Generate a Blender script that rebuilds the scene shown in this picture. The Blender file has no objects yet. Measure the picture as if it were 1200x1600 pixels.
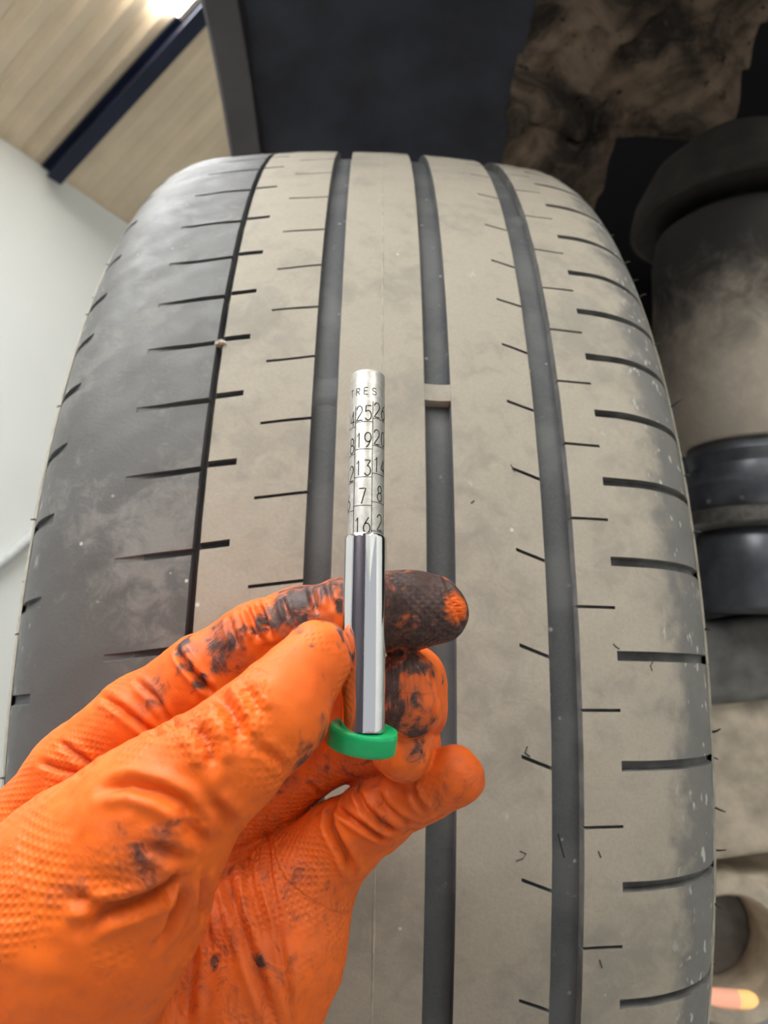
import bpy, bmesh, math, random
import numpy as np
from mathutils import Vector, Matrix
from mathutils.bvhtree import BVHTree

random.seed(7)
rng = np.random.default_rng(7)
scene = bpy.context.scene
COL = scene.collection

# ------------------------------------------------------------------ camera
R = 0.38                                   # tyre radius (m)
FPX = 1200.0                               # focal length in pixels of the 1200x1600 frame
CAM = np.array([0.000558, -1.654707, 0.102823]) * R
PITCH, YAW, ROLL = [math.radians(a) for a in (8.4778, 1.5064, 0.9379)]
_f = np.array([math.sin(YAW)*math.cos(PITCH), math.cos(YAW)*math.cos(PITCH), math.sin(PITCH)])
_r0 = np.array([math.cos(YAW), -math.sin(YAW), 0.0])
_u0 = np.cross(_r0, _f)
_r = _r0*math.cos(ROLL) + _u0*math.sin(ROLL)
_u = _u0*math.cos(ROLL) - _r0*math.sin(ROLL)
cd = bpy.data.cameras.new('camera')
cam = bpy.data.objects.new('camera', cd)
COL.objects.link(cam)
cam.matrix_world = Matrix(((_r[0], _u[0], -_f[0], CAM[0]), (_r[1], _u[1], -_f[1], CAM[1]),
                           (_r[2], _u[2], -_f[2], CAM[2]), (0, 0, 0, 1)))
cd.sensor_fit = 'VERTICAL'
cd.sensor_height = 36.0
cd.lens = 27.0
cd.clip_start = 0.01
cd.clip_end = 100
cd.dof.use_dof = True
cd.dof.focus_distance = 0.185
cd.dof.aperture_fstop = 22
scene.camera = cam

# ------------------------------------------------------------------ world, exposure
w = bpy.data.worlds.new('world')
scene.world = w
w.use_nodes = True
bg = w.node_tree.nodes['Background']
bg.inputs[0].default_value = (0.96, 0.98, 1.0, 1)
bg.inputs[1].default_value = 0.75      # overcast daylight outside the added doorways
vs = scene.view_settings
vs.view_transform = 'Standard'
vs.look = 'None'
vs.exposure = -0.38
vs.gamma = 1.0
vs.use_curve_mapping = False


# ------------------------------------------------------------------ helpers
def cw(v):
    """camera-axes point in millimetres -> world metres"""
    v = np.asarray(v, float) * 0.001
    return CAM + v[..., 0:1]*_r + v[..., 1:2]*_u + v[..., 2:3]*_f


def pc(px, py, d):
    return np.array([(px-600)/FPX*d, (800-py)/FPX*d, d], float)


def pdir(px, py):
    v = _r*(px-600)/FPX + _u*(800-py)/FPX + _f
    return v/np.linalg.norm(v)


def at(px, py, Y):
    """point on the world plane y=Y seen at a pixel"""
    v = pdir(px, py)
    return CAM + v*((Y-CAM[1])/v[1])


def atz(px, py, Z):
    v = pdir(px, py)
    return CAM + v*((Z-CAM[2])/v[2])


def link(o, parent=None):
    COL.objects.link(o)
    if parent is not None:
        o.parent = parent
        o.matrix_parent_inverse = Matrix.Translation(-parent.location) if parent.rotation_euler.to_matrix() == Matrix.Identity(3) else parent.matrix_basis.inverted()
    return o


def mesh_obj(name, verts, faces, mat=None, parent=None, smooth=True, sharp=None):
    me = bpy.data.meshes.new(name)
    verts = [tuple(map(float, v)) for v in verts] if not isinstance(verts, np.ndarray) else verts.tolist()
    faces = faces if not isinstance(faces, np.ndarray) else faces.tolist()
    me.from_pydata(verts, [], faces)
    if mat:
        me.materials.append(mat)
    if smooth:
        me.polygons.foreach_set('use_smooth', [True]*len(me.polygons))
        if sharp:
            me.set_sharp_from_angle(angle=math.radians(sharp))
    me.update()
    return link(bpy.data.objects.new(name, me), parent)


def empty(name, loc):
    o = bpy.data.objects.new(name, None)
    o.empty_display_size = 0.05
    o.location = tuple(loc)
    COL.objects.link(o)
    return o


def tag(o, label, cat, group=None):
    o['label'] = label
    o['category'] = cat
    if group:
        o['group'] = group
    return o


def lathe(name, profile, frame, mat, parent=None, seg=64, sharp=35, closed=False):
    """profile [(radius, height)], frame: (origin, xaxis, yaxis, zaxis) world"""
    o, ax, ay, az = [np.asarray(a, float) for a in frame]
    V = []; F = []
    n = len(profile)
    for r_, h_ in profile:
        for k in range(seg):
            a = 2*math.pi*k/seg
            V.append(o + ax*r_*math.cos(a) + ay*r_*math.sin(a) + az*h_)
    for i in range(n-1):
        for k in range(seg):
            k2 = (k+1) % seg
            F.append((i*seg+k, i*seg+k2, (i+1)*seg+k2, (i+1)*seg+k))
    if closed:
        F.append(tuple(range(seg-1, -1, -1)))
        F.append(tuple((n-1)*seg+k for k in range(seg)))
    return mesh_obj(name, V, F, mat, parent, True, sharp)


def tube(name, pts, rad, mat, parent=None, seg=10, cap=True):
    pts = [np.asarray(p, float) for p in pts]
    if not hasattr(rad, '__len__'):
        rad = [rad]*len(pts)
    V = []; F = []
    up = np.array([0.13, 0.27, 1.0])
    for i, p in enumerate(pts):
        t = pts[min(i+1, len(pts)-1)] - pts[max(i-1, 0)]
        t /= np.linalg.norm(t)
        a = np.cross(t, up); a /= np.linalg.norm(a)
        b = np.cross(t, a)
        for k in range(seg):
            th = 2*math.pi*k/seg
            V.append(p + rad[i]*(a*math.cos(th)+b*math.sin(th)))
    for i in range(len(pts)-1):
        for k in range(seg):
            k2 = (k+1) % seg
            F.append((i*seg+k, i*seg+k2, (i+1)*seg+k2, (i+1)*seg+k))
    if cap:
        F.append(tuple(range(seg-1, -1, -1)))
        F.append(tuple((len(pts)-1)*seg+k for k in range(seg)))
    return mesh_obj(name, V, F, mat, parent, True, 50)


def box(name, c, ax, ay, az, mat, parent=None, bevel=0.0):
    """box centred at c with half-extent vectors ax, ay, az"""
    c, ax, ay, az = [np.asarray(a, float) for a in (c, ax, ay, az)]
    V = [c+sx*ax+sy*ay+sz*az for sz in (-1, 1) for sy in (-1, 1) for sx in (-1, 1)]
    F = [(0, 2, 3, 1), (4, 5, 7, 6), (0, 1, 5, 4), (2, 6, 7, 3), (0, 4, 6, 2), (1, 3, 7, 5)]
    if not bevel:
        return mesh_obj(name, V, F, mat, parent, False)
    bm = bmesh.new()
    vv = [bm.verts.new(tuple(v)) for v in V]
    for f in F:
        bm.faces.new([vv[i] for i in f])
    bmesh.ops.recalc_face_normals(bm, faces=bm.faces)
    bmesh.ops.bevel(bm, geom=list(bm.edges), offset=bevel, segments=3, profile=0.5, affect='EDGES')
    me = bpy.data.meshes.new(name)
    bm.to_mesh(me); bm.free()
    me.materials.append(mat)
    me.polygons.foreach_set('use_smooth', [True]*len(me.polygons))
    me.set_sharp_from_angle(angle=math.radians(40))
    return link(bpy.data.objects.new(name, me), parent)


# ------------------------------------------------------------------ material nodes
class N:
    def __init__(self, name):
        self.m = bpy.data.materials.new(name)
        self.m.use_nodes = True
        self.t = self.m.node_tree
        self.b = self.t.nodes['Principled BSDF']

    def add(self, typ, **kw):
        n = self.t.nodes.new(typ)
        for k, v in kw.items():
            setattr(n, k, v)
        return n

    def set(self, sock, v):
        if hasattr(v, 'is_output') or hasattr(v, 'links'):
            self.t.links.new(v, sock)
        elif isinstance(v, (tuple, list)) and len(v) == 3 and sock.type == 'RGBA':
            sock.default_value = (*v, 1)
        else:
            sock.default_value = v

    def coord(self, scale=(1, 1, 1), which='Object'):
        tc = self.add('ShaderNodeTexCoord')
        mp = self.add('ShaderNodeMapping')
        self.t.links.new(tc.outputs[which], mp.inputs[0])
        mp.inputs['Scale'].default_value = scale
        return mp.outputs[0]

    def noise(self, vec, scale, detail=4, rough=0.55, dist=0.0):
        n = self.add('ShaderNodeTexNoise')
        self.set(n.inputs['Vector'], vec)
        n.inputs['Scale'].default_value = scale
        n.inputs['Detail'].default_value = detail
        n.inputs['Roughness'].default_value = rough
        n.inputs['Distortion'].default_value = dist
        return n.outputs['Fac']

    def voro(self, vec, scale, feature='F1', rnd=1.0):
        n = self.add('ShaderNodeTexVoronoi', feature=feature)
        self.set(n.inputs['Vector'], vec)
        n.inputs['Scale'].default_value = scale
        n.inputs['Randomness'].default_value = rnd
        return n.outputs['Distance']

    def ramp(self, fac, a, b, lo=0.0, hi=1.0):
        n = self.add('ShaderNodeMapRange', interpolation_type='SMOOTHSTEP')
        self.set(n.inputs[0], fac)
        for i, v in zip((1, 2, 3, 4), (a, b, lo, hi)):
            n.inputs[i].default_value = v
        return n.outputs[0]

    def math(self, op, a, b=0.0, clamp=False):
        n = self.add('ShaderNodeMath', operation=op, use_clamp=clamp)
        self.set(n.inputs[0], a)
        self.set(n.inputs[1], b)
        return n.outputs[0]

    def mix(self, fac, a, b):
        n = self.add('ShaderNodeMix', data_type='RGBA')
        self.set(n.inputs[0], fac)
        self.set(n.inputs[6], a)
        self.set(n.inputs[7], b)
        return n.outputs[2]

    def bump(self, h, strength, dist, normal=None):
        n = self.add('ShaderNodeBump')
        self.set(n.inputs['Height'], h)
        n.inputs['Strength'].default_value = strength
        n.inputs['Distance'].default_value = dist
        if normal is not None:
            self.set(n.inputs['Normal'], normal)
        return n.outputs[0]

    def sep(self, vec):
        n = self.add('ShaderNodeSeparateXYZ')
        self.set(n.inputs[0], vec)
        return n.outputs

    def attr(self, name):
        n = self.add('ShaderNodeAttribute', attribute_name=name)
        return n.outputs

    def fin(self, color=None, rough=None, metal=None, normal=None, spec=None):
        for k, v in (('Base Color', color), ('Roughness', rough), ('Metallic', metal), ('Normal', normal), ('Specular IOR Level', spec)):
            if v is not None:
                self.set(self.b.inputs[k], v)
        return self.m


def plain(name, col, rough=0.6, metal=0.0, var=0.12, scale=40, spec=0.5, bump=0.0):
    n = N(name)
    f = n.noise(n.coord(), scale, 5)
    c = n.mix(n.ramp(f, 0.3, 0.7), tuple(x*(1-var) for x in col), tuple(min(1, x*(1+var)) for x in col))
    nm = n.bump(f, 0.4, bump) if bump else None
    return n.fin(c, rough, metal, nm, spec)


def emis(name, col, strength):
    n = N(name)
    f = n.noise(n.coord(), 3, 2)
    n.set(n.b.inputs['Base Color'], col)
    n.set(n.b.inputs['Emission Color'], n.mix(f, col, tuple(min(1, c*1.03) for c in col)))
    n.b.inputs['Emission Strength'].default_value = strength
    return n.m


def rubber(name, dusty, grey, dust_amt, edge=None, r0=0.62, r1=0.85):
    """worn tread rubber: road dust over grey rubber, pale chips, small dark scars"""
    n = N(name)
    v = n.coord()
    big = n.noise(v, 22, 5, 0.6)
    mid = n.noise(v, 110, 6, 0.65, 0.6)
    fine = n.noise(v, 900, 4, 0.6)
    d = n.math('ADD', n.math('MULTIPLY', big, 0.55), n.math('MULTIPLY', mid, 0.45))
    d = n.ramp(d, 0.62-dust_amt*0.28, 0.74-dust_amt*0.2)
    dust = n.mix(fine, tuple(c*0.84 for c in dusty), tuple(min(1, c*1.12) for c in dusty))
    col = n.mix(d, grey, dust)
    if edge:                                   # scuffed band beyond |x| = edge
        x = n.sep(v)[0]
        wob = n.math('ADD', x, n.math('MULTIPLY', n.math('SUBTRACT', n.noise(v, 90, 4), 0.5), 0.03))
        e = n.ramp(wob, edge, edge+0.012) if edge > 0 else n.ramp(wob, edge, edge-0.015)
        scuff = n.mix(n.noise(v, 60, 5, 0.7), (0.075, 0.078, 0.082), (0.20, 0.20, 0.195))
        col = n.mix(n.math('MULTIPLY', e, 0.8), col, scuff)
        chips = n.ramp(n.noise(n.coord((1.6, 1, 0.6)), 260, 3, 0.5), 0.63, 0.69)
        col = n.mix(n.math('MULTIPLY', n.math('MULTIPLY', chips, e), 0.75), col, (0.58, 0.57, 0.54))
    # pale grit specks
    sp = n.ramp(n.voro(v, 85), 0.075, 0.045)
    spm = n.ramp(n.noise(v, 33, 2), 0.52, 0.6)
    col = n.mix(n.math('MULTIPLY', n.math('MULTIPLY', sp, spm), 0.8), col, (0.66, 0.64, 0.6))
    pale = n.ramp(n.noise(v, 55, 5, 0.7, 1.0), 0.66, 0.76)
    col = n.mix(n.math('MULTIPLY', pale, 0.45), col, (0.55, 0.53, 0.48))
    # dark scars
    sc = n.ramp(n.voro(n.coord((1.7, 1, 0.8)), 62), 0.05, 0.03)
    scm = n.ramp(n.noise(v, 27, 2), 0.55, 0.6)
    col = n.mix(n.math('MULTIPLY', n.math('MULTIPLY', sc, scm), 0.8), col, (0.03, 0.03, 0.03))
    h = n.math('ADD', n.math('MULTIPLY', mid, 0.6), n.math('MULTIPLY', fine, 0.4))
    return n.fin(col, n.ramp(mid, 0.3, 0.7, r0, r1), 0.0, n.bump(h, 0.35, 0.0006), 0.35)


M = {}
M['tread'] = rubber('worn_dusty_tread_rubber', (0.37, 0.332, 0.272), (0.272, 0.248, 0.208), 0.95)
M['tread_r'] = rubber('scuffed_shoulder_rubber', (0.37, 0.332, 0.272), (0.272, 0.248, 0.208), 0.9, 0.099)
M['tread_l'] = rubber('smooth_grey_shoulder_rubber', (0.205, 0.198, 0.183), (0.108, 0.107, 0.104), 0.45, -0.108, 0.5, 0.66)


def groove_mat():
    n = N('dark_groove_rubber')
    v = n.coord()
    mid = n.noise(v, 140, 6, 0.7, 0.8)
    fine = n.noise(v, 1100, 3)
    col = n.mix(fine, (0.052, 0.056, 0.060), (0.100, 0.104, 0.108))
    col = n.mix(n.math('MULTIPLY', n.ramp(n.noise(v, 30, 4), 0.42, 0.62), 0.5), col, (0.15, 0.15, 0.147))
    col = n.mix(n.math('MULTIPLY', n.ramp(mid, 0.64, 0.76), 0.7), col, (0.34, 0.34, 0.33))
    sp = n.math('MULTIPLY', n.ramp(n.voro(v, 170), 0.16, 0.08), n.ramp(n.noise(v, 48, 2), 0.5, 0.6))
    col = n.mix(n.math('MULTIPLY', sp, 0.7), col, (0.5, 0.5, 0.5))
    return n.fin(col, 0.6, 0, n.bump(mid, 0.4, 0.0006), 0.4)


M['groove'] = groove_mat()
M['slot'] = plain('dusty_slot_rubber', (0.15, 0.148, 0.14), 0.7, 0, 0.3, 120)
M['sidewall'] = plain('dusty_sidewall_rubber', (0.16, 0.15, 0.125), 0.75, 0, 0.2, 90)
M['ridge'] = plain('dusty_sidewall_ridge', (0.36, 0.33, 0.27), 0.8, 0, 0.2, 200)
M['whisker'] = plain('black_moulding_whisker', (0.03, 0.03, 0.03), 0.6)


# ------------------------------------------------------------------ room (rotated 26 degrees to the car)
AZ = math.radians(26.0)
D = np.array([math.sin(AZ), math.cos(AZ), 0.0])           # along the eave, away from camera
E0 = atz(0, 215, CAM[2]+3.0)                              # a point of the eave line
n_ = np.cross(pdir(70, 270), pdir(300, 15))
V_ = np.cross(D, n_); V_ /= np.linalg.norm(V_)
if V_[0] < 0:
    V_ = -V_                                              # up the roof slope, away from the wall
RN = np.cross(V_, D); RN /= np.linalg.norm(RN)
if RN[2] > 0:
    RN = -RN                                              # roof normal, facing down
FLOOR_Z = -1.25


def on_roof(px, py):
    v = pdir(px, py)
    return CAM + v*(np.dot(E0-CAM, RN)/np.dot(v, RN))


def wall_mat():
    n = N('white_painted_wall')
    f = n.noise(n.coord(), 1.3, 4)
    return n.fin(n.mix(f, (0.74, 0.75, 0.71), (0.82, 0.83, 0.80)), 0.7)


M['wall'] = wall_mat()
M['roof'] = plain('beige_roof_sheet', (0.80, 0.66, 0.485), 0.45, 0, 0.06, 3)
M['beam'] = plain('dark_blue_steel', (0.012, 0.018, 0.045), 0.5, 0, 0.2, 4)
M['floor'] = plain('grey_concrete_floor', (0.27, 0.26, 0.24), 0.7, 0, 0.15, 2)
M['sky_panel'] = emis('daylit_rooflight_sheet', (0.95, 0.98, 1.0), 24.0)
M['lamp'] = emis('added_lamp_diffuser', (1.0, 0.955, 0.88), 33.0)  # glow of the added battens

NW = np.cross(D, [0, 0, 1.0]); NW /= np.linalg.norm(NW)   # horizontal, away from the wall into the room
if NW[0] < 0:
    NW = -NW
down = np.array([0, 0, 1.0])
H = E0[2]-FLOOR_Z


def struct(o):
    o['kind'] = 'structure'
    return o


wc = E0 + D*3.0 - np.array([0, 0, H/2]) - NW*0.1
struct(box('wall_left', wc, D*9.0, NW*0.1, [0, 0, H/2], M['wall']))
struct(box('wall_far', E0 + D*12.1 + NW*5.0 - np.array([0, 0, H/2-1.0]), D*0.1, NW*5.3, [0, 0, H/2+1.0], M['wall']))
fc = E0 + D*3.0 + NW*4.5
struct(box('floor', [fc[0], fc[1], FLOOR_Z-0.05], D*10.2, NW*5.4, [0, 0, 0.05], M['floor']))
M['added_shutter'] = plain('added_dark_shutter', (0.055, 0.045, 0.055), 0.5, 0.1, 0.2, 2)  # dark surface added to give the chrome a dark reflection
zf = np.array([0, 0, 1.0])


def rp(a, b, z):
    """room point: a along the eave, b away from the left wall, z height"""
    q = E0 + D*a + NW*b
    return np.array([q[0], q[1], z])


# back wall behind the viewer: added dark shutter, then an added open doorway for light, then wall above it
struct(box('wall_back', rp(-7.1, 3.0, FLOOR_Z+4.0), D*0.1, NW*3.1, [0, 0, 4.0], M['added_shutter']))
struct(box('trim_1', rp(-7.1, 7.8, FLOOR_Z+5.9), D*0.1, NW*1.7, [0, 0, 2.1], M['wall']))
# right wall with a wide doorway added near the back for light
struct(box('wall_right', rp(4.7, 9.4, FLOOR_Z+4.0), D*7.3, NW*0.1, [0, 0, 4.0], M['wall']))
struct(box('trim_2', rp(-4.8, 9.4, FLOOR_Z+5.9), D*2.2, NW*0.1, [0, 0, 2.1], M['wall']))
for nm_, ctr_, ax_, wd_ in (('added_doorway_back', rp(-7.1, 7.7, FLOOR_Z+1.9), -D, 3.2), ('added_doorway_side', rp(-4.8, 9.4, FLOOR_Z+1.9), NW, 4.4)):
    ld = bpy.data.lights.new(nm_, 'AREA')
    ld.shape = 'RECTANGLE'; ld.size = wd_; ld.size_y = 3.8
    ld.cycles.is_portal = True
    lo_ = bpy.data.objects.new(nm_, ld)
    zx = np.cross(zf, ax_)
    lo_.matrix_world = Matrix(((zx[0], 0, ax_[0], ctr_[0]), (zx[1], 0, ax_[1], ctr_[1]), (zx[2], 1, ax_[2], ctr_[2]), (0, 0, 0, 1)))
    COL.objects.link(lo_)

# corrugated roof sheet: ribs run up the slope
beam0 = on_roof(70, 270)
ub = np.dot(beam0-E0, D)                                  # beam position along the eave
us, hs = [], []
u = -7.3
prof = [(0, 0), (0.045, 0), (0.075, 0.035), (0.125, 0.035), (0.155, 0.0)]
while u < 12:
    for a, h in prof:
        us.append(u+a); hs.append(h if u < ub else h*0.22)
    u += 0.19
V = []; F = []
for i, (a, h) in enumerate(zip(us, hs)):
    for b in (-0.05, 11.6):
        V.append(E0 + D*a + V_*b - RN*(0.0+h) - RN*0.02)
for i in range(len(us)-1):
    F.append((2*i, 2*i+1, 2*i+3, 2*i+2))
struct(mesh_obj('ceiling', V, F, M['roof'], None, False))

# rafter: steel I-beam under the sheet
bm_ = empty('roof_beam', beam0)
tag(bm_, 'dark blue steel rafter running up under the corrugated beige roof', 'beam')
for nm_, off, hw, hh in (('lower_flange', 0.115, 0.055, 0.006), ('upper_flange', 0.008, 0.055, 0.006), ('web', 0.06, 0.006, 0.05)):
    box(nm_, E0 + D*ub + V_*5.7 + RN*off, D*hw, V_*5.7, RN*hh, M['beam'], bm_)

# rooflights: translucent sheets let into the roof
c0 = on_roof(276, 24)
uc, vc = np.dot(c0-E0, D), np.dot(c0-E0, V_)


def rooflight(ua, ub_, va, vb, label):
    c = E0 + D*(ua+ub_)/2 + V_*(va+vb)/2 + RN*0.01
    t = empty('rooflight', c)
    box('sheet', c, D*(ub_-ua)/2, V_*(vb-va)/2, RN*0.006, M['sky_panel'], t)
    for s in (-1, 1):
        box('frame_bar', c + D*s*((ub_-ua)/2+0.02), D*0.02, V_*(vb-va)/2, RN*0.015, M['roof'], t)
    tag(t, label, 'rooflight')


rooflight(uc-1.1, uc, vc, vc+3.2, 'bright white rooflight sheet at the top edge beside the dark rafter')
for k in range(1, 4):  # extra rooflights added out of view to brighten the room
    rooflight(uc-1.1-2.0*k, uc-2.0*k, vc, vc+3.2, 'added white rooflight sheet out of view along the roof, number %s from the rafter' % ('two', 'three', 'four')[k-1])

# grey conduit on the white wall, lower left
def on_wall(px, py):
    v = pdir(px, py)
    return CAM + v*(np.dot(E0-CAM, NW)/np.dot(v, NW))


cA, cB = on_wall(-60, 925), on_wall(60, 826)
M['conduit'] = plain('grey_conduit', (0.50, 0.51, 0.50), 0.5)
t = tag(empty('wall_conduit', cA), 'pale grey conduit slanting across the white wall', 'conduit')
tube('pipe', [cA+NW*0.03, cB+NW*0.03], 0.035, M['conduit'], t, 12)
for f_ in (0.2, 0.8):
    p = cA*(1-f_)+cB*f_
    tube('clip', [p+NW*0.0+(cB-cA)*0.0, p+NW*0.07], 0.02, M['conduit'], t, 8)

# hanging LED battens added unseen behind the camera to light the tread
for k, (x, y, z, lab) in enumerate(((-0.75, -1.5, 1.7, 'left'), (0.85, -1.5, 1.7, 'right'))):
    t = tag(empty('added_batten', (x, y, z)), 'added long white hanging lamp over the bay, %s one behind the viewer' % lab, 'lamp')
    box('housing', (x, y, z+0.03), (0.09, 0, 0), (0, 0.75, 0), (0, 0, 0.02), M['conduit'], t)
    box('diffuser', (x, y, z), (0.08, 0, 0), (0, 0.74, 0), (0, 0, 0.01), M['lamp'], t)

# ------------------------------------------------------------------ tyre
tyre = tag(empty('worn_tyre', (0, 0, 0)), 'worn dusty wide car tyre seen tread on with four grooves', 'tyre')
CX = 0.005


def prof_r(X):
    """tread radius in tyre radii at lateral position X"""
    X = np.asarray(X, float)
    r = 1 - 0.26685*X**2 - 0.00465*X**4
    a = np.abs(X-CX)
    s = np.clip((a-0.235)/0.0865, 0, 0.9995)
    return r - 0.052*(1-np.sqrt(1-s**2.2))


TH0 = [0.79, 0.698, 0.606, 0.528, 0.460, 0.393, 0.321, 0.246, 0.167, 0.082, -0.011, -0.111, -0.211]
rest = (2*math.pi - (TH0[0]-TH0[-1]))/63
TH = TH0 + [TH0[-1]-rest*(k+1) for k in range(63)]        # 75 pitches round the tyre
NP = len(TH)-1
TH = np.array(TH)


def theta(v):
    return np.interp(v, np.arange(len(TH)), TH)


def rib(name, x0, x1, cuts, skew, xref, mat, side0, side1, nx=14, wob=1.0):
    """one continuous tread rib; cuts: (phase, xa, xb, width_rad, depth_m, fade) per pitch"""
    xs = set(np.linspace(x0, x1, nx).round(5).tolist())
    for ph, xa, xb, wd, dp, fade in cuts:
        for e in (xa, xb):
            if x0 < e < x1:
                xs |= {round(e, 5), round(e + (0.0012 if e == xa else -0.0012), 5)}
    xs = np.array(sorted(xs))
    rows = []                                             # theta lines with cut id
    TL = []
    for p in range(NP):
        base = [theta(p + f) for f in (0.0, 0.2, 0.4, 0.6, 0.8)]
        cl = []
        for ci, (ph, xa, xb, wd, dp, fade) in enumerate(cuts):
            c = float(theta(p + (ph % 1.0)))
            jit = 0.0
            cl += [(c+wd/2+jit, -1), (c+wd*0.40+jit, ci), (c-wd*0.40+jit, ci), (c-wd/2+jit, -1)]
            base = [b for b in base if abs(b-c) > wd*0.9+0.002]
        TL += cl + [(float(b), -1) for b in base]
    TL.sort(key=lambda q: -q[0])
    th = np.array([q[0] for q in TL]); ci = np.array([q[1] for q in TL])
    nt, nxs = len(th), len(xs)
    XX, TT = np.meshgrid(xs, th)
    rr = prof_r(XX)*R
    rr += 0.00012*wob*(np.sin(TT*57+XX*40)+np.sin(TT*131-XX*90))
    low = np.zeros(rr.shape, bool)
    for k, (ph, xa, xb, wd, dp, fade) in enumerate(cuts):
        inx = (xs > xa+0.0006) & (xs < xb-0.0006) if xb < x1-1e-6 and xa > x0+1e-6 else ((xs > xa+0.0006) if xb >= x1-1e-6 and xa > x0+1e-6 else ((xs < xb-0.0006) if xa <= x0+1e-6 and xb < x1-1e-6 else np.ones_like(xs, bool)))
        f = np.ones_like(xs)
        if fade == 'left':
            f = np.clip((xs-xa)/(xb-xa), 0.05, 1)**0.7
        elif fade == 'right':
            f = np.clip((xb-xs)/(xb-xa)*2.5, 0.25, 1)
        mk = (ci == k)[:, None] & inx[None, :]
        rr = np.where(mk, rr - dp*f[None, :], rr)
        low |= mk & (f > 0.55)[None, :] if fade == 'left' else mk
    TS = TT + skew*(XX-xref)
    G = np.stack([XX*R, -rr*np.cos(TS), rr*np.sin(TS)], -1)
    # side walls down into the grooves
    def wall(j, dp, dx):
        r2 = prof_r(xs[j])*R - dp
        return np.stack([np.full(nt, xs[j]*R+dx), -r2*np.cos(TS[:, j]), r2*np.sin(TS[:, j])], -1)
    cols = [wall(0, side0, -0.0006)] if side0 else []
    cols += [G[:, j] for j in range(nxs)]
    if side1:
        cols.append(wall(-1, side1, 0.0006))
    A = np.stack(cols, 1)
    m = A.shape[1]
    V = A.reshape(-1, 3)
    i = np.arange(nt); i2 = (i+1) % nt
    F = []
    for j in range(m-1):
        F.append(np.stack([i*m+j, i2*m+j, i2*m+j+1, i*m+j+1], 1))
    F = np.concatenate(F)
    lw = low
    if side0:
        lw = np.concatenate([np.ones((nt, 1), bool), lw], 1)
    if side1:
        lw = np.concatenate([lw, np.ones((nt, 1), bool)], 1)
    o = mesh_obj(name, V, F, mat, tyre, True, 32)
    o.data.materials.append(M['slot'] if mat is M['tread_r'] else M['groove'])
    o.data.polygons.foreach_set('material_index', lw.reshape(-1)[F].any(1).astype(np.int32))
    return o


G1 = (-0.1495, -0.1425); G2 = (-0.0509, -0.0268); G3 = (0.056, 0.0815); G4 = (0.1615, 0.1893)
XL, XR = -0.3135, 0.3225
GD = 0.0042
ribs = []
ribs.append(rib('tread_rib', XL, G1[0], [(-0.10+0.05, -0.218, G1[0], 0.0062, 0.0024, 'left'), (0.25, XL, -0.284, 0.010, 0.0022, 'right')], 0.13, -0.1166, M['tread_l'], 0.006, GD, 24))
ribs.append(rib('tread_rib', G1[1], G2[0], [(-0.10, G1[1], -0.1166, 0.0066, 0.0030, ''), (0.40, -0.098, G2[0], 0.0030, 0.0016, '')], 0.13, -0.1166, M['tread'], GD, GD, 12))
ribs.append(rib('tread_rib', G2[1], G3[0], [], 0, 0, M['tread'], GD, GD, 12))
ribs.append(rib('tread_rib', G3[1], G4[0], [(-0.09, 0.136, G4[0], 0.0032, 0.0017, '')], -0.38, 0.136, M['tread'], GD, GD, 12))
ribs.append(rib('tread_rib', G4[1], XR, [(0.5, G4[1], 0.2238, 0.0028, 0.0016, ''), (0.0, 0.2222, XR, 0.0088, 0.0032, '')], 0, 0, M['tread_r'], GD, 0.006, 26))
ribs[0]['label'] = 'smooth grey outer shoulder rib'
ribs[2]['label'] = 'plain centre rib with a fine moulding line'
ribs[4]['label'] = 'scuffed inner shoulder rib with curved slots'

# casing: groove floor, sidewalls, bead
pr = []
for X, r_ in ((-0.275, 0.665), (-0.30, 0.69), (-0.322, 0.74), (-0.335, 0.80), (-0.334, 0.86), (-0.3245, 0.915)):
    pr.append((X, r_))
for X in np.linspace(XL-0.004, XR+0.004, 60):
    Xc = min(max(X, XL), XR)
    pr.append((X, float(prof_r(Xc)) - (0.0034 if Xc in (XL, XR) else GD*0.93)/R - (0.004 if abs(X-CX) > 0.25 else 0)))
for X, r_ in ((0.333, 0.915), (0.343, 0.86), (0.345, 0.80), (0.332, 0.74), (0.31, 0.69), (0.285, 0.665)):
    pr.append((X, r_))
fr = ((0, 0, 0), (0, -1, 0), (0, 0, 1), (1, 0, 0))
lathe('casing', [(r_*R, X*R) for X, r_ in pr], fr, M['groove'], tyre, 360, 40)
# sidewall skins over the casing and raised dusty ridge beside the tread edge
for s, base in ((-1, XL), (1, XR)):
    q = [(base + s*a, r_) for a, r_ in ((0.0005, 0.936), (0.0055, 0.930), (0.0075, 0.915), (0.0075, 0.905), (0.0035, 0.895))]
    lathe('sidewall_ridge', [(r_*R, X*R) for X, r_ in q], fr, M['ridge'], tyre, 240, 60)
    q = [(base + s*a, r_) for a, r_ in ((0.004, 0.905), (0.014, 0.885), (0.022, 0.85), (0.0245, 0.80), (0.013, 0.735), (-0.009, 0.685), (-0.035, 0.66))]
    sw = lathe('sidewall', [(r_*R, X*R) for X, r_ in q], fr, M['sidewall'], tyre, 160, 60)
# moulding flash line on the centre rib
ln = []
rm = float(prof_r(0.0153))
lathe('moulding_line', [((rm-0.0009)*R, (0.0153-0.0013)*R), ((rm+0.0006)*R, (0.0153-0.0006)*R), ((rm+0.0006)*R, (0.0153+0.0006)*R), ((rm-0.0009)*R, (0.0153+0.0013)*R)], fr, M['ridge'], tyre, 240, 60)

# wear bars across the grooves


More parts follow.
